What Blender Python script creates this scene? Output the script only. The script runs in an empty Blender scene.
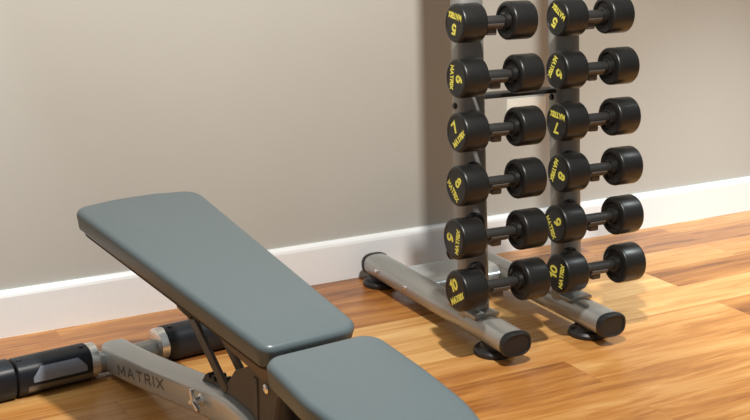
import bpy, bmesh, math, random
from mathutils import Vector, Matrix, Euler
random.seed(7)
S = bpy.context.scene
COL = S.collection

# ------------------------------------------------------------------ camera
F_PX, YAW, PITCH, ROLL, DIST, HGT = 1210.938, 0.51508, 0.26185, 0.00453, 4.09246, 1.52487
fw = Vector((math.sin(YAW)*math.cos(PITCH), math.cos(YAW)*math.cos(PITCH), -math.sin(PITCH)))
r0 = Vector((math.cos(YAW), -math.sin(YAW), 0.0)); u0 = r0.cross(fw)
rt = math.cos(ROLL)*r0 + math.sin(ROLL)*u0; up = -math.sin(ROLL)*r0 + math.cos(ROLL)*u0
cd = bpy.data.cameras.new('camera'); cam = bpy.data.objects.new('camera', cd); COL.objects.link(cam)
cd.sensor_width = 36.0; cd.lens = F_PX/750*36.0; cd.clip_start = 0.05
cam.matrix_world = Matrix(((rt.x, up.x, -fw.x, 0), (rt.y, up.y, -fw.y, -DIST), (rt.z, up.z, -fw.z, HGT), (0, 0, 0, 1)))
S.camera = cam

# ------------------------------------------------------------------ world, lights, exposure
S.view_settings.view_transform = 'Standard'; S.view_settings.look = 'None'
S.view_settings.gamma = 1.0; S.view_settings.use_curve_mapping = False
S.view_settings.exposure = 0.0
w = bpy.data.worlds.new('world'); S.world = w; w.use_nodes = True
_n = w.node_tree.nodes; _l = w.node_tree.links; bg = _n['Background']
_tc = _n.new('ShaderNodeTexCoord'); _sp = _n.new('ShaderNodeSeparateXYZ'); _rp = _n.new('ShaderNodeValToRGB')
_l.new(_tc.outputs['Generated'], _sp.inputs[0]); _l.new(_sp.outputs['Z'], _rp.inputs['Fac']); _l.new(_rp.outputs['Color'], bg.inputs['Color'])
_rp.color_ramp.elements[0].position = 0.0; _rp.color_ramp.elements[0].color = (0.22, 0.215, 0.21, 1)   # room behind the camera
_rp.color_ramp.elements[1].position = 0.55; _rp.color_ramp.elements[1].color = (0.80, 0.82, 0.80, 1)   # pale ceiling
bg.inputs[1].default_value = 0.40

def spot(loc, target, size, power, color, cone=150, blend=0.6):
    d = bpy.data.lights.new('ceiling_spotlight', 'SPOT'); d.shadow_soft_size = size; d.energy = power; d.color = color
    d.spot_size = math.radians(cone); d.spot_blend = blend
    o = bpy.data.objects.new('ceiling_spotlight', d); COL.objects.link(o); o.location = loc
    o.rotation_euler = (Vector(target)-Vector(loc)).to_track_quat('-Z', 'Y').to_euler()
    return o
spot((1.47, -2.22, 2.85), (1.8, -1.2, 0.0), 0.06, 385, (1.0, 0.965, 0.895))
spot((4.40, -1.70, 2.85), (4.15, -1.20, 0.0), 0.08, 580, (0.91, 0.99, 1.0), 70, 0.9)
spot((0.42, -0.36, 2.85), (0.46, -0.06, 0.0), 0.05, 200, (0.86, 0.98, 1.0), 36, 1.0)

# ------------------------------------------------------------------ materials
def mat(name, color, rough=0.5, metal=0.0, spec=0.5, noise=0.0, nscale=40.0, bump=0.0, bscale=300.0, coat=0.0, sheen=0.0):
    m = bpy.data.materials.new(name); m.use_nodes = True; nt = m.node_tree
    b = nt.nodes['Principled BSDF']
    b.inputs['Roughness'].default_value = rough; b.inputs['Metallic'].default_value = metal
    b.inputs['Specular IOR Level'].default_value = spec; b.inputs['Coat Weight'].default_value = coat; b.inputs['Coat Roughness'].default_value = 0.34; b.inputs['Coat IOR'].default_value = 1.6
    b.inputs['Sheen Weight'].default_value = sheen; b.inputs['Sheen Roughness'].default_value = 0.45; b.inputs['Sheen Tint'].default_value = (0.84, 1.0, 1.0, 1)
    tc = nt.nodes.new('ShaderNodeTexCoord')
    nz = nt.nodes.new('ShaderNodeTexNoise'); nz.inputs['Scale'].default_value = nscale; nz.inputs['Detail'].default_value = 3
    nt.links.new(tc.outputs['Object'], nz.inputs['Vector'])
    rp = nt.nodes.new('ShaderNodeValToRGB')
    rp.color_ramp.elements[0].position = 0.3; rp.color_ramp.elements[1].position = 0.7
    rp.color_ramp.elements[0].color = tuple(c*(1-noise) for c in color)+(1,)
    rp.color_ramp.elements[1].color = tuple(min(1, c*(1+noise)) for c in color)+(1,)
    nt.links.new(nz.outputs['Fac'], rp.inputs['Fac']); nt.links.new(rp.outputs['Color'], b.inputs['Base Color'])
    if bump:
        n2 = nt.nodes.new('ShaderNodeTexNoise'); n2.inputs['Scale'].default_value = bscale
        nt.links.new(tc.outputs['Object'], n2.inputs['Vector'])
        bp = nt.nodes.new('ShaderNodeBump'); bp.inputs['Strength'].default_value = bump; bp.inputs['Distance'].default_value = 0.002
        nt.links.new(n2.outputs['Fac'], bp.inputs['Height']); nt.links.new(bp.outputs['Normal'], b.inputs['Normal'])
    return m

def wood_floor():
    m = bpy.data.materials.new('wood_floor'); m.use_nodes = True; nt = m.node_tree; N = nt.nodes; L = nt.links
    b = N['Principled BSDF']
    tc = N.new('ShaderNodeTexCoord')
    mp = N.new('ShaderNodeMapping'); mp.inputs['Location'].default_value = (0.40, 0.33, 0)
    L.new(tc.outputs['Object'], mp.inputs['Vector'])
    br = N.new('ShaderNodeTexBrick'); br.offset = 0.37; br.offset_frequency = 2; br.squash = 1.0
    br.inputs['Scale'].default_value = 1.0; br.inputs['Brick Width'].default_value = 1.4; br.inputs['Row Height'].default_value = 0.2
    br.inputs['Mortar Size'].default_value = 0.0012; br.inputs['Mortar Smooth'].default_value = 0.1; br.inputs['Bias'].default_value = 0.0
    br.inputs['Color1'].default_value = (0, 0, 0, 1); br.inputs['Color2'].default_value = (1, 1, 1, 1); br.inputs['Mortar'].default_value = (0.5, 0.5, 0.5, 1)
    L.new(mp.outputs['Vector'], br.inputs['Vector'])
    # grain: noise stretched along the planks, shifted from plank to plank
    sc = N.new('ShaderNodeVectorMath'); sc.operation = 'MULTIPLY'; sc.inputs[1].default_value = (2.2, 26.0, 1.0)
    L.new(mp.outputs['Vector'], sc.inputs[0])
    sh = N.new('ShaderNodeVectorMath'); sh.operation = 'MULTIPLY_ADD'; sh.inputs[1].default_value = (9.0, 5.0, 31.0)
    L.new(br.outputs['Color'], sh.inputs[0]); L.new(sc.outputs[0], sh.inputs[2])
    g = N.new('ShaderNodeTexNoise'); g.inputs['Scale'].default_value = 1.0; g.inputs['Detail'].default_value = 7; g.inputs['Roughness'].default_value = 0.62; g.inputs['Distortion'].default_value = 1.1
    L.new(sh.outputs[0], g.inputs['Vector'])
    s2 = N.new('ShaderNodeVectorMath'); s2.operation = 'MULTIPLY'; s2.inputs[1].default_value = (0.35, 0.22, 1.0)
    L.new(sh.outputs[0], s2.inputs[0])
    g2 = N.new('ShaderNodeTexNoise'); g2.inputs['Scale'].default_value = 1.4; g2.inputs['Detail'].default_value = 3
    L.new(s2.outputs[0], g2.inputs['Vector'])
    a1 = N.new('ShaderNodeMath'); a1.operation = 'MULTIPLY_ADD'; a1.inputs[1].default_value = 0.55   # grain*0.55 + broad*0.5...
    a2 = N.new('ShaderNodeMath'); a2.operation = 'MULTIPLY'; a2.inputs[1].default_value = 0.5
    L.new(g2.outputs['Fac'], a2.inputs[0]); L.new(g.outputs['Fac'], a1.inputs[0]); L.new(a2.outputs[0], a1.inputs[2])
    sp = N.new('ShaderNodeSeparateColor'); L.new(br.outputs['Color'], sp.inputs[0])
    a3 = N.new('ShaderNodeMath'); a3.operation = 'MULTIPLY_ADD'; a3.inputs[1].default_value = 0.30
    L.new(sp.outputs[0], a3.inputs[0]); L.new(a1.outputs[0], a3.inputs[2])
    rp = N.new('ShaderNodeValToRGB'); e = rp.color_ramp.elements
    e[0].position = 0.38; e[0].color = (0.130, 0.042, 0.012, 1)
    e[1].position = 0.96; e[1].color = (0.83, 0.53, 0.22, 1)
    for p, c in ((0.51, (0.33, 0.120, 0.030, 1)), (0.64, (0.51, 0.218, 0.055, 1)), (0.79, (0.66, 0.355, 0.122, 1))):
        k = e.new(p); k.color = c
    L.new(a3.outputs[0], rp.inputs['Fac'])
    mx = N.new('ShaderNodeMix'); mx.data_type = 'RGBA'; mx.blend_type = 'MULTIPLY'; mx.inputs['B'].default_value = (0.80, 0.74, 0.7, 1)
    L.new(br.outputs['Fac'], mx.inputs['Factor']); L.new(rp.outputs['Color'], mx.inputs['A'])
    L.new(mx.outputs['Result'], b.inputs['Base Color'])
    b.inputs['Roughness'].default_value = 0.26; b.inputs['Specular IOR Level'].default_value = 0.5
    bp = N.new('ShaderNodeBump'); bp.inputs['Strength'].default_value = 0.08; bp.inputs['Distance'].default_value = 0.003
    L.new(g.outputs['Fac'], bp.inputs['Height']); L.new(bp.outputs['Normal'], b.inputs['Normal'])
    return m

M = dict(
    floor=wood_floor(),
    wall=mat('wall_paint', (0.488, 0.476, 0.440), 0.75, noise=0.02, nscale=2.0, bump=0.05, bscale=220),
    white=mat('white_gloss_paint', (0.90, 0.915, 0.93), 0.35, noise=0.01),
    plastic_white=mat('white_plastic', (0.82, 0.79, 0.72), 0.35, noise=0.01),
    vinyl=mat('charcoal_vinyl', (0.105, 0.135, 0.147), 0.33, spec=0.42, noise=0.015, nscale=30, bump=0.02, bscale=900),
    base=mat('pad_underside', (0.040, 0.034, 0.031), 0.6, spec=0.25, noise=0.05),
    rail=mat('bronze_grey_rail', (0.15, 0.125, 0.11), 0.38, metal=0.6, noise=0.06),
    bracket=mat('dark_taupe_bracket', (0.115, 0.105, 0.098), 0.5, metal=0.25, noise=0.05),
    colmetal=mat('satin_grey_paint', (0.36, 0.355, 0.34), 0.45, metal=0.45, noise=0.03, nscale=200),
    silver=mat('silver_metallic_paint', (0.62, 0.645, 0.65), 0.30, metal=0.5, noise=0.04, nscale=200),
    collar=mat('bright_silver_collar', (0.86, 0.86, 0.85), 0.25, metal=0.8, noise=0.02),
    rackmetal=mat('grey_metallic_paint', (0.41, 0.41, 0.395), 0.30, metal=0.55, noise=0.05, nscale=200),
    chrome=mat('chrome', (0.9, 0.9, 0.9), 0.12, metal=1.0, noise=0.01),
    blackmetal=mat('black_steel', (0.022, 0.022, 0.023), 0.38, noise=0.1),
    rubber=mat('black_rubber', (0.016, 0.016, 0.017), 0.42, noise=0.1, bump=0.05, bscale=600),
    urethane=mat('black_urethane', (0.011, 0.0105, 0.010), 0.36, spec=0.45, noise=0.1, bump=0.04, bscale=500),
    knurl=mat('dark_knurled_steel', (0.040, 0.039, 0.038), 0.45, metal=0.3, noise=0.12, nscale=300, bump=0.3, bscale=900),
    sleeve=mat('navy_black_grip', (0.012, 0.015, 0.021), 0.38, noise=0.05, spec=0.35),
    gloss=mat('glossy_black_strip', (0.03, 0.03, 0.035), 0.12, noise=0.02, spec=1.0, coat=1.0),
    panel=mat('slate_grip_panel', (0.23, 0.27, 0.34), 0.42, noise=0.04),
    yellow=mat('yellow_print', (0.86, 0.78, 0.13), 0.5, noise=0.03),
    darkprint=mat('dark_grey_print', (0.15, 0.135, 0.12), 0.5, noise=0.03),
)

# ------------------------------------------------------------------ helpers
def link_mesh(name, bm, m, parent=None, smooth=True, angle=35):
    me = bpy.data.meshes.new(name)
    bmesh.ops.recalc_face_normals(bm, faces=bm.faces)
    bm.to_mesh(me); bm.free()
    if smooth:
        for p in me.polygons: p.use_smooth = True
        me.set_sharp_from_angle(angle=math.radians(angle))
    me.materials.append(m)
    o = bpy.data.objects.new(name, me); COL.objects.link(o)
    if parent: o.parent = parent
    return o

def thing(name, label, cat, loc=(0, 0, 0), rot=(0, 0, 0), group=None):
    o = bpy.data.objects.new(name, None); COL.objects.link(o); o.empty_display_size = 0.05
    o.location = loc; o.rotation_euler = rot; o['label'] = label; o['category'] = cat
    if group: o['group'] = group
    return o

def struct(name, bm, m):
    o = link_mesh(name, bm, m, smooth=False); o['kind'] = 'structure'; return o

def box(bm, lo, hi, bevel=0.0, seg=2, mtx=None):
    c = [(lo[i]+hi[i])/2 for i in range(3)]; s = [hi[i]-lo[i] for i in range(3)]
    r = bmesh.ops.create_cube(bm, size=1.0, matrix=Matrix.Translation(c) @ Matrix.Diagonal((*s, 1)))
    vs = r['verts']
    if bevel:
        es = list({e for v in vs for e in v.link_edges})
        r2 = bmesh.ops.bevel(bm, geom=es, offset=bevel, segments=seg, affect='EDGES', profile=0.5)
        vs = list({v for f in r2['faces'] for v in f.verts} | {v for v in vs if v.is_valid})
    if mtx: bmesh.ops.transform(bm, matrix=mtx, verts=vs)
    return vs

def loft(bm, rings, cap=True, closed=True):
    vr = [[bm.verts.new(p) for p in ring] for ring in rings]; n = len(vr[0])
    for a, b in zip(vr, vr[1:]):
        for i in range(n if closed else n-1):
            j = (i+1) % n; bm.faces.new((a[i], a[j], b[j], b[i]))
    if cap:
        bm.faces.new(vr[0][::-1]); bm.faces.new(vr[-1])
    return vr

def lathe(bm, prof, axis='X', n=40, center=(0, 0, 0)):
    """prof: list of (position along the axis, radius)"""
    rings = []
    for x, r in prof:
        ring = []
        for i in range(n):
            t = 2*math.pi*i/n; c, s = r*math.cos(t), r*math.sin(t)
            p = {'X': (x, c, s), 'Y': (c, x, s), 'Z': (c, s, x)}[axis]
            ring.append(tuple(p[k]+center[k] for k in range(3)))
        rings.append(ring)
    loft(bm, rings)

def oval(w, h, n=32, e=2.6):
    """superellipse outline, w and h are half sizes"""
    out = []
    for i in range(n):
        t = 2*math.pi*i/n; c, s = math.cos(t), math.sin(t)
        out.append((w*math.copysign(abs(c)**(2/e), c), h*math.copysign(abs(s)**(2/e), s)))
    return out

def round_prof(x0, x1, r, ch):
    """closed cylinder profile with rounded rims"""
    p = [(x0, r-ch*1.0)]
    for k in range(1, 5):
        a = k/4*math.pi/2; p.append((x0+ch*(1-math.cos(a)), r-ch+ch*math.sin(a)))
    for k in range(0, 5):
        a = k/4*math.pi/2; p.append((x1-ch*(1-math.sin(math.pi/2-a)) if False else x1-ch+ch*math.sin(a), r-ch+ch*math.cos(a)))
    return p

def _arc(cx, cy, rx, ry, a0, a1, n=12):
    return [(cx+rx*math.cos(math.radians(a0+(a1-a0)*i/n)), cy+ry*math.sin(math.radians(a0+(a1-a0)*i/n))) for i in range(n+1)]
GLYPH = {   # width, centre-line strokes in a unit-high cell
    'M': (0.85, [[(0, 0), (0, 1), (0.425, 0.3), (0.85, 1), (0.85, 0)]]),
    'A': (0.80, [[(0, 0), (0.4, 1), (0.8, 0)], [(0.15, 0.33), (0.65, 0.33)]]),
    'T': (0.70, [[(0, 1), (0.7, 1)], [(0.35, 1), (0.35, 0)]]),
    'R': (0.65, [[(0, 0), (0, 1), (0.4, 1)]+_arc(0.4, 0.75, 0.25, 0.25, 90, -90)+[(0, 0.5)], [(0.3, 0.5), (0.65, 0)]]),
    'I': (0.0, [[(0, 0), (0, 1)]]),
    'X': (0.75, [[(0, 0), (0.75, 1)], [(0, 1), (0.75, 0)]]),
    '0': (0.60, [_arc(0.3, 0.5, 0.3, 0.5, 0, 360, 24)]),
    '1': (0.25, [[(0, 0.78), (0.25, 1), (0.25, 0)]]),
    '5': (0.60, [[(0.56, 1), (0.08, 1), (0.03, 0.55)]+_arc(0.29, 0.32, 0.31, 0.32, 120, -150, 16)]),
    '6': (0.60, [_arc(0.3, 0.31, 0.3, 0.31, 0, 360, 20), _arc(0.60, 0.31, 0.60, 0.69, 180, 100, 10)]),
    '7': (0.60, [[(0, 1), (0.6, 1), (0.2, 0)]]),
    '8': (0.60, [_arc(0.3, 0.76, 0.25, 0.24, 0, 360, 18), _arc(0.3, 0.27, 0.3, 0.27, 0, 360, 20)]),
    '9': (0.60, [_arc(0.3, 0.69, 0.3, 0.31, 0, 360, 20), _arc(0.0, 0.69, 0.60, 0.69, 0, -80, 10)]),
}
def text_bm(txt, height, extrude=0.0006, width=None, weight=0.17, gap=0.32):
    """block lettering drawn as raised strokes, centred on the origin, in the xy plane"""
    bm = bmesh.new(); x = 0.0; strokes = []
    for ch in txt:
        wd, st = GLYPH[ch]
        for q in st: strokes.append([(x+px, py) for px, py in q])
        x += wd+gap
    total = x-gap; inner = height*(1-weight)
    sx = (width-height*weight)/total if width else inner
    hw = height*weight/2
    for q in strokes:
        P = [Vector(((px-total/2)*sx, (py-0.5)*inner)) for px, py in q]
        n = len(P); L, R = [], []
        closed = (P[0]-P[-1]).length < 1e-6
        for k in range(n):
            d0 = (P[k]-P[k-1]) if k > 0 else ((P[0]-P[-2]) if closed else (P[1]-P[0]))
            d1 = (P[k+1]-P[k]) if k < n-1 else ((P[1]-P[0]) if closed else (P[-1]-P[-2]))
            d0 = d0.normalized(); d1 = d1.normalized(); t = (d0+d1).normalized(); nn = Vector((-t.y, t.x))
            m = hw/max(0.45, abs(nn.dot(Vector((-d0.y, d0.x)))))
            e = Vector((0, 0))
            if not closed and k == 0: e = -d1*hw
            if not closed and k == n-1: e = d0*hw
            L.append(P[k]+nn*m+e); R.append(P[k]-nn*m+e)
        rings = [[(l.x, l.y, 0), (r.x, r.y, 0), (r.x, r.y, extrude), (l.x, l.y, extrude)] for l, r in zip(L, R)]
        loft(bm, rings)
    return bm

# ------------------------------------------------------------------ the room
bm = bmesh.new(); box(bm, (-4, -7, -0.1), (9, 0.0, 0.0)); struct('floor', bm, M['floor'])
bm = bmesh.new(); box(bm, (-4, 0.0, -0.1), (9, 0.12, 2.95)); struct('wall_back', bm, M['wall'])
SK = 0.1665
bm = bmesh.new()
prof = [(0, 0), (-0.022, 0), (-0.022, SK-0.022), (-0.019, SK-0.012), (-0.013, SK-0.004), (-0.007, SK), (0, SK)]
loft(bm, [[(x, y, z) for y, z in prof] for x in (-4, 9)])
struct('baseboard_back', bm, M['white'])

# wall socket seen between the rack columns
ws = thing('wall_socket', 'white double wall socket on the beige wall behind the rack', 'socket', (3.045, 0, 0.598))
bm = bmesh.new(); box(bm, (-0.100, -0.012, -0.066), (0.100, 0.0, 0.066), 0.004); link_mesh('face_plate', bm, M['plastic_white'], ws)
for x in (-0.062, 0.062):
    bm = bmesh.new(); box(bm, (x-0.012, -0.017, 0.018), (x+0.012, -0.011, 0.044), 0.002); link_mesh('rocker_switch', bm, M['plastic_white'], ws)

# ------------------------------------------------------------------ dumbbell rack (local x along the wall, y towards it)
RX, RY, RYAW, LEAN, SEP, LEN, Z6, SP, DYD, CY = 2.0898, -0.669, -0.0294, 0.0922, 0.3925, 0.2299, 0.2543, 0.1717, -0.3102, -0.1538
HL = 0.085; MID = (LEN+HL)/2
rack = thing('dumbbell_rack', 'grey metal twin column dumbbell rack standing on the floor by the wall', 'dumbbell rack', (RX, RY, 0), (0, 0, RYAW))
TW, TH, TZ = 0.055, 0.041, 0.076
TF, TB = -0.405, 0.575
def col_y(z): return CY+(z-0.1)*math.tan(LEAN)
for s in (0, 1):
    x = MID+s*SEP
    # base tube
    bm = bmesh.new(); loft(bm, [[(x+a, y, TZ+b) for a, b in oval(TW, TH)] for y in (TF, TB)])
    tube = link_mesh('base_tube', bm, M['rackmetal'], rack)
    for y0, sg in ((TF, -1), (TB, 1)):
        bm = bmesh.new()
        loft(bm, [[(x+a*k, y0+sg*d, TZ+b*k) for a, b in oval(TW, TH)] for k, d in ((1.035, -0.006), (1.06, 0.0), (1.06, 0.006), (1.02, 0.014), (0.9, 0.018), (0.86, 0.018), (0.84, 0.014))])
        link_mesh('end_cap', bm, M['rubber'], tube)
    for y0 in (-0.285, 0.53):
        bm = bmesh.new()
        lathe(bm, [(0.0, 0.066), (0.004, 0.070), (0.014, 0.070), (0.022, 0.064), (0.026, 0.050), (0.042, 0.046)], 'Z', 36, (x, y0, 0))
        link_mesh('foot_pad', bm, M['rubber'], tube)
    for y0 in (0.46, 0.235):
        bm = bmesh.new(); lathe(bm, [(x-TW-0.006, 0.006), (x-TW-0.005, 0.009), (x-TW+0.006, 0.009)], 'X', 14, (0, y0, TZ+0.008))
        link_mesh('bolt', bm, M['chrome'], tube)
    # leaning column with its foot flange
    ZT = 1.80
    bm = bmesh.new()
    loft(bm, [[(x+a, col_y(z)+b, z) for a, b in oval(0.053, 0.042)] for z in (TZ+0.02, 0.4, 0.8, ZT)])
    column = link_mesh('column', bm, M['colmetal'], rack)
    bm = bmesh.new()
    loft(bm, [[(x+a*k, col_y(ZT)+b*k, ZT+d) for a, b in oval(0.053, 0.042)] for k, d in ((1.03, -0.004), (1.04, 0.004), (0.95, 0.014), (0.7, 0.018))])
    link_mesh('top_cap', bm, M['rubber'], column)
    bm = bmesh.new(); box(bm, (x-0.05, col_y(0.12)-0.085, TZ+TH-0.008), (x+0.05, col_y(0.12)+0.10, TZ+TH+0.006), 0.004)
    link_mesh('foot_flange', bm, M['rackmetal'], column)
    for zz in (0.83,):
        for sx in (-1, 1):
            bm = bmesh.new(); lathe(bm, [(0, 0.011), (sx*0.006, 0.011), (sx*0.010, 0.007)], 'X', 12, (x+sx*0.050, col_y(zz), zz-0.012))
            link_mesh('bolt', bm, M['blackmetal'], column)
# crossbars between the columns and between the base tubes
bm = bmesh.new(); box(bm, (MID+0.04, col_y(0.845)-0.020, 0.834), (MID+SEP-0.04, col_y(0.845)+0.030, 0.850), 0.004)
link_mesh('crossbar', bm, M['blackmetal'], rack)
bm = bmesh.new()
loft(bm, [[(x, 0.31+a, TZ+b) for a, b in oval(0.115, 0.036, 32, 3.2)] for x in (MID+0.03, MID+SEP-0.03)])
link_mesh('base_crossbeam', bm, M['silver'], rack)
# cradles, each centred under its dumbbell's handle
WIDE = {1: 0.281, 2: 0.303, 3: 0.308, 4: 0.314, 5: 0.333, 6: 0.335}      # heavier dumbbells are longer
SHIFT = {(0, 1): 0.005, (0, 2): 0.005, (0, 3): 0.002, (0, 4): -0.005, (0, 5): -0.020, (0, 6): -0.018,
         (1, 1): 0.003, (1, 2): 0.0, (1, 3): 0.0, (1, 4): 0.003, (1, 5): -0.014, (1, 6): -0.007}
def row_pos(k):
    t = (6-k)*SP
    return DYD+t*math.sin(LEAN), Z6+t*math.cos(LEAN)
for s in (0, 1):
    for k in range(1, 7):
        y, z = row_pos(k); xc = MID+s*SEP; x = WIDE[k]/2+SHIFT[(s, k)]+s*SEP
        bm = bmesh.new()
        # trough under the handle
        sec = []
        for i in range(13):
            a = math.pi*(1.08+0.84*i/12); sec.append((0.0205*math.cos(a), 0.0205*math.sin(a)))
        for i in range(12, -1, -1):
            a = math.pi*(1.08+0.84*i/12); sec.append((0.0255*math.cos(a), 0.0255*math.sin(a)))
        loft(bm, [[(xx, y+a, z+b) for a, b in sec] for xx in (x-0.032, x+0.032)])
        # arm back to the column
        yc = col_y(z-0.03)-0.03
        box(bm, (x-0.018, y-0.004, z-0.044), (x+0.018, yc, z-0.023), 0.004)
        cr = link_mesh('cradle', bm, M['bracket'], rack)
        bm = bmesh.new()
        yp = col_y(z)-0.047
        loft(bm, [[(xc-0.014+a*q, yp+d, z-0.010+b*q) for a, b in oval(0.036, 0.050, 28, 2.2)] for q, d in ((1, 0.022), (1, 0.002), (0.92, -0.004))])
        link_mesh('mounting_plate', bm, M['rubber'], cr)

# ------------------------------------------------------------------ dumbbells
KG = {1: 5, 2: 6, 3: 7, 4: 8, 5: 9, 6: 10}
# turn of the print on the visible end, counter-clockwise as seen
TURN = {(0, 1): 174, (0, 2): -92, (0, 3): 42, (0, 4): -42, (0, 5): 84, (0, 6): 32,
        (1, 1): 150, (1, 2): -116, (1, 3): 176, (1, 4): -108, (1, 5): -55, (1, 6): 84}
ROWWORD = {1: 'top', 2: 'second from top', 3: 'third from top', 4: 'fourth from top', 5: 'fifth from top', 6: 'lowest'}
def make_dumbbell(k):
    t = thing('dumbbell', '', 'dumbbell', group='dumbbells on the rack')
    R = 0.065*(1+0.02*(k-3.5)); half = WIDE[k]/2
    for sg in (-1, 1):
        bm = bmesh.new()
        prof = [(half-0.0015, R*0.78)] + [(half, R*0.80)]
        for i in range(5):
            a = i/4*math.pi/2; prof.append((half-0.010+0.010*math.cos(a), R-0.010+0.010*math.sin(a)))
        x_in = half-0.091
        for i in range(5):
            a = i/4*math.pi/2; prof.append((x_in+0.010-0.010*math.sin(a), R-0.010+0.010*math.cos(a)))
        prof += [(x_in, R*0.76), (x_in+0.006, R*0.70), (x_in+0.006, 0.030), (x_in-0.006, 0.027), (x_in-0.010, 0.022)]
        lathe(bm, [(sg*p, r) for p, r in prof], 'X', 56)
        h = link_mesh('weight_head', bm, M['urethane'], t)
        for body, hgt, wid, dy in ((str(KG[k]), R*0.58, None, R*0.30), ('MATRIX', R*0.31, R*1.24, -R*0.38)):
            bm = text_bm(body, hgt, 0.0007, wid, 0.20)
            if sg < 0: mx = Matrix(((0, 0, -1, -half+0.0009), (-1, 0, 0, 0), (0, 1, 0, dy), (0, 0, 0, 1)))
            else: mx = Matrix(((0, 0, 1, half-0.0009), (1, 0, 0, 0), (0, 1, 0, dy), (0, 0, 0, 1)))
            bmesh.ops.transform(bm, matrix=mx, verts=bm.verts)
            link_mesh('weight_number' if body != 'MATRIX' else 'lettering', bm, M['yellow'], h, smooth=False)
    bm = bmesh.new()
    x1 = half-0.087; pr = []
    for i in range(17):
        u = -1+2*i/16; pr.append((u*x1, 0.0165+0.0025*(1-u*u)))
    lathe(bm, pr, 'X', 28)
    link_mesh('handle', bm, M['knurl'], t)
    return t
def dup(root):
    r = root.copy(); COL.objects.link(r)
    for ch in list(root.children):
        c = ch.copy(); COL.objects.link(c); c.parent = r
        for g in list(ch.children):
            d = g.copy(); COL.objects.link(d); d.parent = c
    return r
rm = Matrix.Translation((RX, RY, 0)) @ Matrix.Rotation(RYAW, 4, 'Z')
for k in range(1, 7):
    first = make_dumbbell(k)
    for s in (0, 1):
        o = first if s == 0 else dup(first)
        y, z = row_pos(k)
        o.location = rm @ Vector((WIDE[k]/2+SHIFT[(s, k)]+s*SEP, y, z))
        o.rotation_euler = (math.radians(-TURN[(s, k)]), 0, RYAW)
        o['label'] = 'black round dumbbell with yellow %d, %s on the %s rack column' % (KG[k], ROWWORD[k], 'left' if s == 0 else 'right')

# ------------------------------------------------------------------ weight bench (local x across, y towards the raised head end)
bench = thing('weight_bench', 'adjustable weight bench with dark grey padded seat and tilted backrest on silver frame', 'weight bench', (1.21, -1.652, 0), (0, 0, math.radians(6)))

def pad_bm(outline, thick, r_top, r_bot, crown=0.004, slope=0.0):
    """cushion from a plan outline (counter-clockwise); top at z = 0"""
    n = len(outline); P = [Vector(p) for p in outline]
    nor = []
    for i in range(n):
        d = (P[(i+1) % n]-P[i-1]).normalized(); nor.append(Vector((d.y, -d.x)))
    bm = bmesh.new(); rings = []
    def ring(inset, z): return [(P[i].x-nor[i].x*inset, P[i].y-nor[i].y*inset, z) for i in range(n)]
    for i in range(5):
        a = i/4*math.pi/2; rings.append(ring(slope+r_bot*(1-math.sin(a)), -thick+r_bot*(1-math.cos(a))))
    for i in range(7):
        a = i/6*math.pi/2; rings.append(ring(r_top*(1-math.cos(a)), -r_top+r_top*math.sin(a)))
    c = sum(P, Vector((0, 0)))/n
    for q, zz in ((0.75, 0.5), (0.45, 0.85), (0.15, 1.0)):
        last = rings[6+5-1-0]
        rings.append([(c.x+(x-c.x)*q, c.y+(y-c.y)*q, crown*zz) for x, y, z in ring(r_top, 0)])
    loft(bm, rings)
    return bm
def rounded(corners, seg=9):
    """corners: (x, y, radius) counter-clockwise -> outline with arcs, subdivided edges"""
    out = []; n = len(corners)
    for i, (x, y, r) in enumerate(corners):
        p = Vector((x, y)); a = Vector(corners[i-1][:2]); b = Vector(corners[(i+1) % n][:2])
        da = (a-p).normalized(); db = (b-p).normalized()
        ang = da.angle(db); t = r/math.tan(ang/2); c = p+(da+db).normalized()*(r/math.sin(ang/2))
        s0 = p+da*t-c; s1 = p+db*t-c
        a0 = math.atan2(s0.y, s0.x); a1 = math.atan2(s1.y, s1.x); d = (a1-a0+math.pi) % (2*math.pi)-math.pi
        for k in range(seg+1):
            q = a0+d*k/seg; out.append((c.x+r*math.cos(q), c.y+r*math.sin(q)))
    res = []
    for i, p in enumerate(out):
        q = out[(i+1) % len(out)]; res.append(p)
        L = math.dist(p, q)
        for k in range(1, int(L/0.03)+1):
            f = k/(int(L/0.03)+1); res.append((p[0]+(q[0]-p[0])*f, p[1]+(q[1]-p[1])*f))
    return res
# backrest: hinge edge at y=0, z=0.48; head end at z=0.62
BL = 0.985; BT = math.asin(0.14/BL)
mb = Matrix.Translation((0, 0, 0.482)) @ Matrix.Rotation(BT, 4, 'X')
back = link_mesh('backrest', pad_bm(rounded([(-0.136, -0.005, 0.035), (0.144, -0.005, 0.055), (0.196, BL-0.012, 0.055), (0.06, BL+0.014, 0.25), (-0.07, BL+0.014, 0.25), (-0.206, BL-0.01, 0.045)]), 0.060, 0.017, 0.008, slope=0.006), M['vinyl'], bench)
back.matrix_local = mb
bm = pad_bm(rounded([(-0.122, 0.01, 0.03), (0.122, 0.01, 0.03), (0.178, BL-0.03, 0.04), (-0.190, BL-0.03, 0.04)]), 0.018, 0.004, 0.006, 0)
for vv in bm.verts: vv.co.z -= 0.056
link_mesh('underside_panel', bm, M['base'], back)
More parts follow.
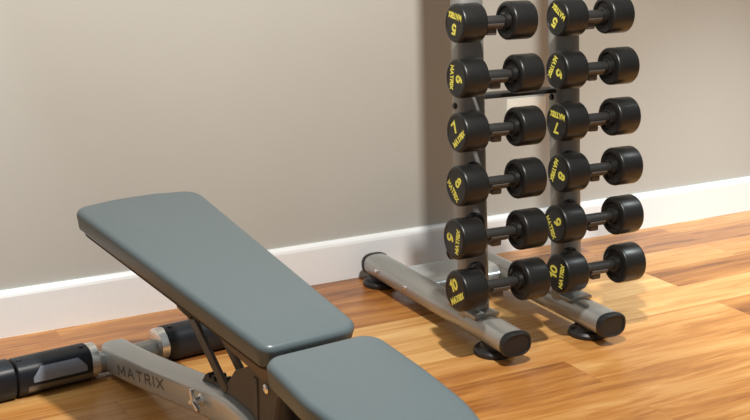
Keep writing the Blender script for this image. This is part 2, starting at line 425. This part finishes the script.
# rail under the backrest
bm = bmesh.new()
loft(bm, [[(x, y, z) for y, z in ((0.06, -0.076), (0.80, -0.076), (0.80, -0.098), (0.62, -0.118), (0.36, -0.150), (0.30, -0.168), (0.12, -0.168), (0.06, -0.13))] for x in (-0.058, 0.058)])
bmesh.ops.bevel(bm, geom=bm.edges[:], offset=0.004, segments=2, affect='EDGES')
rail = link_mesh('backrest_rail', bm, M['rail'], bench)
rail.matrix_local = mb
bm = bmesh.new(); box(bm, (-0.046, 0.53, -0.195), (0.046, 0.62, -0.110), 0.006)
link_mesh('strut_mount', bm, M['blackmetal'], rail)
bm = bmesh.new(); lathe(bm, [(-0.055, 0.008), (-0.053, 0.011), (-0.040, 0.011)], 'X', 14, (0, 0.595, -0.165)); link_mesh('bolt', bm, M['chrome'], rail)
# seat
ST = math.radians(8.0)
seat_c = [(-0.158, 0.010, 0.05), (-0.172, -0.20, 0.3), (-0.158, -0.36, 0.4), (-0.105, -0.56, 0.05), (0.105, -0.56, 0.05), (0.158, -0.36, 0.4), (0.164, -0.20, 0.3), (0.158, 0.008, 0.055)]
seat = link_mesh('seat', pad_bm(rounded(seat_c), 0.062, 0.017, 0.008, slope=0.006), M['vinyl'], bench)
seat.matrix_local = Matrix.Translation((0, -0.036, 0.472)) @ Matrix.Rotation(ST, 4, 'X')
bm = pad_bm(rounded([(-0.125, -0.04, 0.04), (-0.145, -0.20, 0.3), (-0.137, -0.35, 0.4), (-0.085, -0.53, 0.04), (0.085, -0.53, 0.04), (0.137, -0.35, 0.4), (0.145, -0.20, 0.3), (0.125, -0.04, 0.04)]), 0.018, 0.004, 0.006, 0)
for vv in bm.verts: vv.co.z -= 0.060
link_mesh('underside_panel', bm, M['base'], seat)
# spine: silver tube arching from the rear foot to the seat post and on to the front foot
XS = -0.015
path = [(1.165, 0.056, 0.050), (1.07, 0.064, 0.050), (0.97, 0.076, 0.049), (0.85, 0.093, 0.048), (0.73, 0.111, 0.048), (0.60, 0.131, 0.048), (0.486, 0.149, 0.048), (0.41, 0.159, 0.048), (0.34, 0.163, 0.047), (0.27, 0.157, 0.046), (0.20, 0.141, 0.045), (0.12, 0.115, 0.044), (0.04, 0.090, 0.043), (-0.06, 0.072, 0.042), (-0.20, 0.062, 0.042), (-0.45, 0.060, 0.042), (-0.72, 0.060, 0.042)]
bm = bmesh.new(); rings = []
for i, (y, z, h) in enumerate(path):
    a = path[max(0, i-1)]; b = path[min(len(path)-1, i+1)]
    d = Vector((0, b[0]-a[0], b[1]-a[1])).normalized(); n = Vector((0, d.z, -d.y)); n = n if n.z > 0 else -n
    rings.append([Vector((XS+p, y, z))+n*q for p, q in oval(0.045, h, 36, 4.2)])
loft(bm, rings)
spine = link_mesh('spine_tube', bm, M['silver'], bench)
def on_spine(y):
    for a, b in zip(path, path[1:]):
        if b[0] <= y <= a[0]:
            f = (a[0]-y)/(a[0]-b[0]); return a[1]+(b[1]-a[1])*f
bm = text_bm('MATRIX', 0.033, 0.0012, 0.33, 0.16, 0.45)
th = math.atan2(0.067, 0.347)
mx = Matrix.Translation((XS-0.0449, 0.876, 0.0895)) @ Matrix.Rotation(-th, 4, 'X') @ Matrix(((0, 0, -1, 0), (-1, 0, 0, 0), (0, 1, 0, 0), (0, 0, 0, 1)))
bmesh.ops.transform(bm, matrix=mx, verts=bm.verts)
link_mesh('lettering', bm, M['darkprint'], spine, smooth=False)
# pull lever on the spine
lx = XS-0.045
bm = bmesh.new(); lathe(bm, [(lx-0.024, 0.009), (lx-0.020, 0.013), (lx-0.004, 0.013), (lx+0.002, 0.020)], 'X', 18, (0, 0.480, 0.158))
for dg, ln in ((75, 0.036), (-25, 0.030), (205, 0.036)):
    box(bm, (-0.007, 0, -0.007), (0.007, ln, 0.007), 0.004, mtx=Matrix.Translation((lx-0.022, 0.480, 0.158)) @ Matrix.Rotation(math.radians(dg), 4, 'X'))
link_mesh('pull_pin', bm, M['collar'], spine)
# rear foot: cross tube with grips
YR, ZR = 1.163, 0.057
rf = None
bm = bmesh.new(); lathe(bm, [(-0.42, 0.035), (0.44, 0.035)], 'X', 32, (0, YR, ZR-0.014)); rf = link_mesh('rear_foot_tube', bm, M['rackmetal'], bench)
def sleeve(x0, x1, sg):
    bm = bmesh.new(); rr = [(x0, 0.054), (x0+0.004, 0.058), (x1-0.004, 0.058), (x1, 0.054)]
    loft(bm, [[(x, YR+a*r/0.058, ZR+b*r/0.058) for a, b in oval(0.058, 0.0585, 36, 2.5)] for x, r in rr])
    o = link_mesh('grip_sleeve', bm, M['sleeve'], rf)
    return o
for sg in (-1, 1):
    a, b = (-0.112, -0.352) if sg < 0 else (0.152, 0.392)
    g = sleeve(min(a, b), max(a, b), sg)
    c2 = b+sg*0.006; e = b+sg*0.11
    bm = bmesh.new()
    loft(bm, [[(x, YR+p*q, ZR+r*q) for p, r in oval(0.058, 0.059, 36, 2.6)] for x, q in ((c2, 0.95), (c2+sg*0.004, 1.02), (e-sg*0.02, 1.02), (e-sg*0.006, 0.95), (e, 0.80))])
    link_mesh('end_cap', bm, M['sleeve'], rf)
    bm = bmesh.new(); lathe(bm, [(a-sg*0.027, 0.052), (a-sg*0.025, 0.0560), (a-sg*0.004, 0.0560), (a+sg*0.002, 0.057)], 'X', 36, (0, YR, ZR))
    link_mesh('collar', bm, M['collar'], rf)
    # raised panel on the near upper side of the grip, glossy flat strip below it
    def on(ang, x, off):
        c, q = math.cos(ang), math.sin(ang)
        e = 2.5; r = (abs(c/0.058)**e+abs(q/0.0585)**e)**(-1/e)+off
        return (x, YR+r*c, ZR+r*q)
    if sg < 0:
        x0, x1 = a-0.022, b+0.045
        bm = bmesh.new(); rings = []
        for i in range(11):
            f = i/10; ang = math.radians(186-f*44); ins = 0.026*max(0, (f-0.35)/0.65)
            rings.append([on(ang, x0-ins, -0.002), on(ang, x0-ins, 0.0026), on(ang, x1+ins, 0.0026), on(ang, x1+ins, -0.002)])
        loft(bm, rings); link_mesh('grip_panel', bm, M['panel'], g)
        bm = bmesh.new(); rings = []
        for i in range(5):
            ang = math.radians(216-i/4*20)
            rings.append([on(ang, a-0.004, -0.002), on(ang, a-0.004, 0.0016), on(ang, b+0.028, 0.0016), on(ang, b+0.028, -0.002)])
        loft(bm, rings); link_mesh('gloss_strip', bm, M['gloss'], g)
    for xx in (a+sg*0.022, b-sg*0.018):
        bm = bmesh.new(); lathe(bm, [(0.054, 0.008), (0.0605, 0.008), (0.063, 0.004)], 'Z', 12, (xx, YR-0.012, ZR)); link_mesh('bolt', bm, M['blackmetal'], g)
# front foot
bm = bmesh.new(); lathe(bm, round_prof(-0.26, 0.26, 0.050, 0.008), 'X', 32, (0, -0.74, 0.052)); ff = link_mesh('front_foot_tube', bm, M['silver'], bench)
for sg in (-1, 1):
    bm = bmesh.new(); lathe(bm, [(sg*0.24, 0.052), (sg*0.272, 0.052), (sg*0.278, 0.044)], 'X', 32, (0, -0.74, 0.052)); link_mesh('end_cap', bm, M['rubber'], ff)
# hinge bracket: two side plates carrying the seat and the backrest
def plate(bm, pts, x0, x1):
    loft(bm, [[(x, y, z) for y, z in pts] for x in (x0, x1)])
for sg in (-1, 1):
    bm = bmesh.new(); xm = 0.012+sg*0.040
    plate(bm, [(0.385, 0.180), (0.375, 0.235), (0.33, 0.290), (0.20, 0.355), (0.10, 0.400), (-0.05, 0.392), (-0.05, 0.370), (0.06, 0.33), (0.115, 0.29), (0.14, 0.15), (0.22, 0.13), (0.33, 0.15)], xm-0.006, xm+0.006)
    bmesh.ops.bevel(bm, geom=bm.edges[:], offset=0.002, segments=1, affect='EDGES')
    pl = link_mesh('hinge_plate', bm, M['bracket'], bench)
    bm = bmesh.new(); lathe(bm, [(xm+sg*0.004, 0.013), (xm+sg*0.010, 0.013), (xm+sg*0.013, 0.008)], 'X', 18, (0, 0.162, 0.297)); link_mesh('pivot_bolt', bm, M['chrome'], pl)
    bm = bmesh.new(); box(bm, (xm+sg*0.006-0.004, 0.205, 0.17), (xm+sg*0.006+0.004, 0.225, 0.31), 0.002); link_mesh('stiffening_rib', bm, M['bracket'], pl)
bm = bmesh.new(); box(bm, (-0.024, 0.165, 0.14), (0.048, 0.26, 0.33), 0.006)
link_mesh('seat_post', bm, M['bracket'], bench)
bm = bmesh.new(); box(bm, (-0.042, -0.45, 0.362), (0.042, 0.10, 0.392), 0.006, mtx=Matrix.Translation((0, 0, 0.39)) @ Matrix.Rotation(ST, 4, 'X') @ Matrix.Translation((0, 0, -0.385)))
link_mesh('seat_rail', bm, M['rail'], bench)
# adjusting strut and its ladder on the spine
bm = bmesh.new()
a = Vector((0.0, 0.585, 0.380)); b = Vector((0.0, 0.375, 0.215)); d = (b-a); L = d.length
ang = math.atan2(d.z, d.y)
for sg in (-1, 1):
    box(bm, (sg*0.032-0.006, 0, -0.017), (sg*0.032+0.006, L, 0.017), 0.004, mtx=Matrix.Translation(a) @ Matrix.Rotation(ang, 4, 'X'))
box(bm, (-0.036, L-0.03, -0.010), (0.036, L-0.01, 0.010), 0.003, mtx=Matrix.Translation(a) @ Matrix.Rotation(ang, 4, 'X'))
link_mesh('adjusting_strut', bm, M['bracket'], bench)
bm = bmesh.new()
pts = [(0.36, 0.20), (0.37, 0.226)]
for i in range(4):
    y = 0.38+i*0.03; pts += [(y, 0.226), (y+0.006, 0.214), (y+0.018, 0.214), (y+0.024, 0.226)]
pts += [(0.51, 0.216), (0.53, 0.19)]
plate(bm, pts[::-1], XS-0.012, XS+0.028); link_mesh('adjusting_ladder', bm, M['blackmetal'], bench)
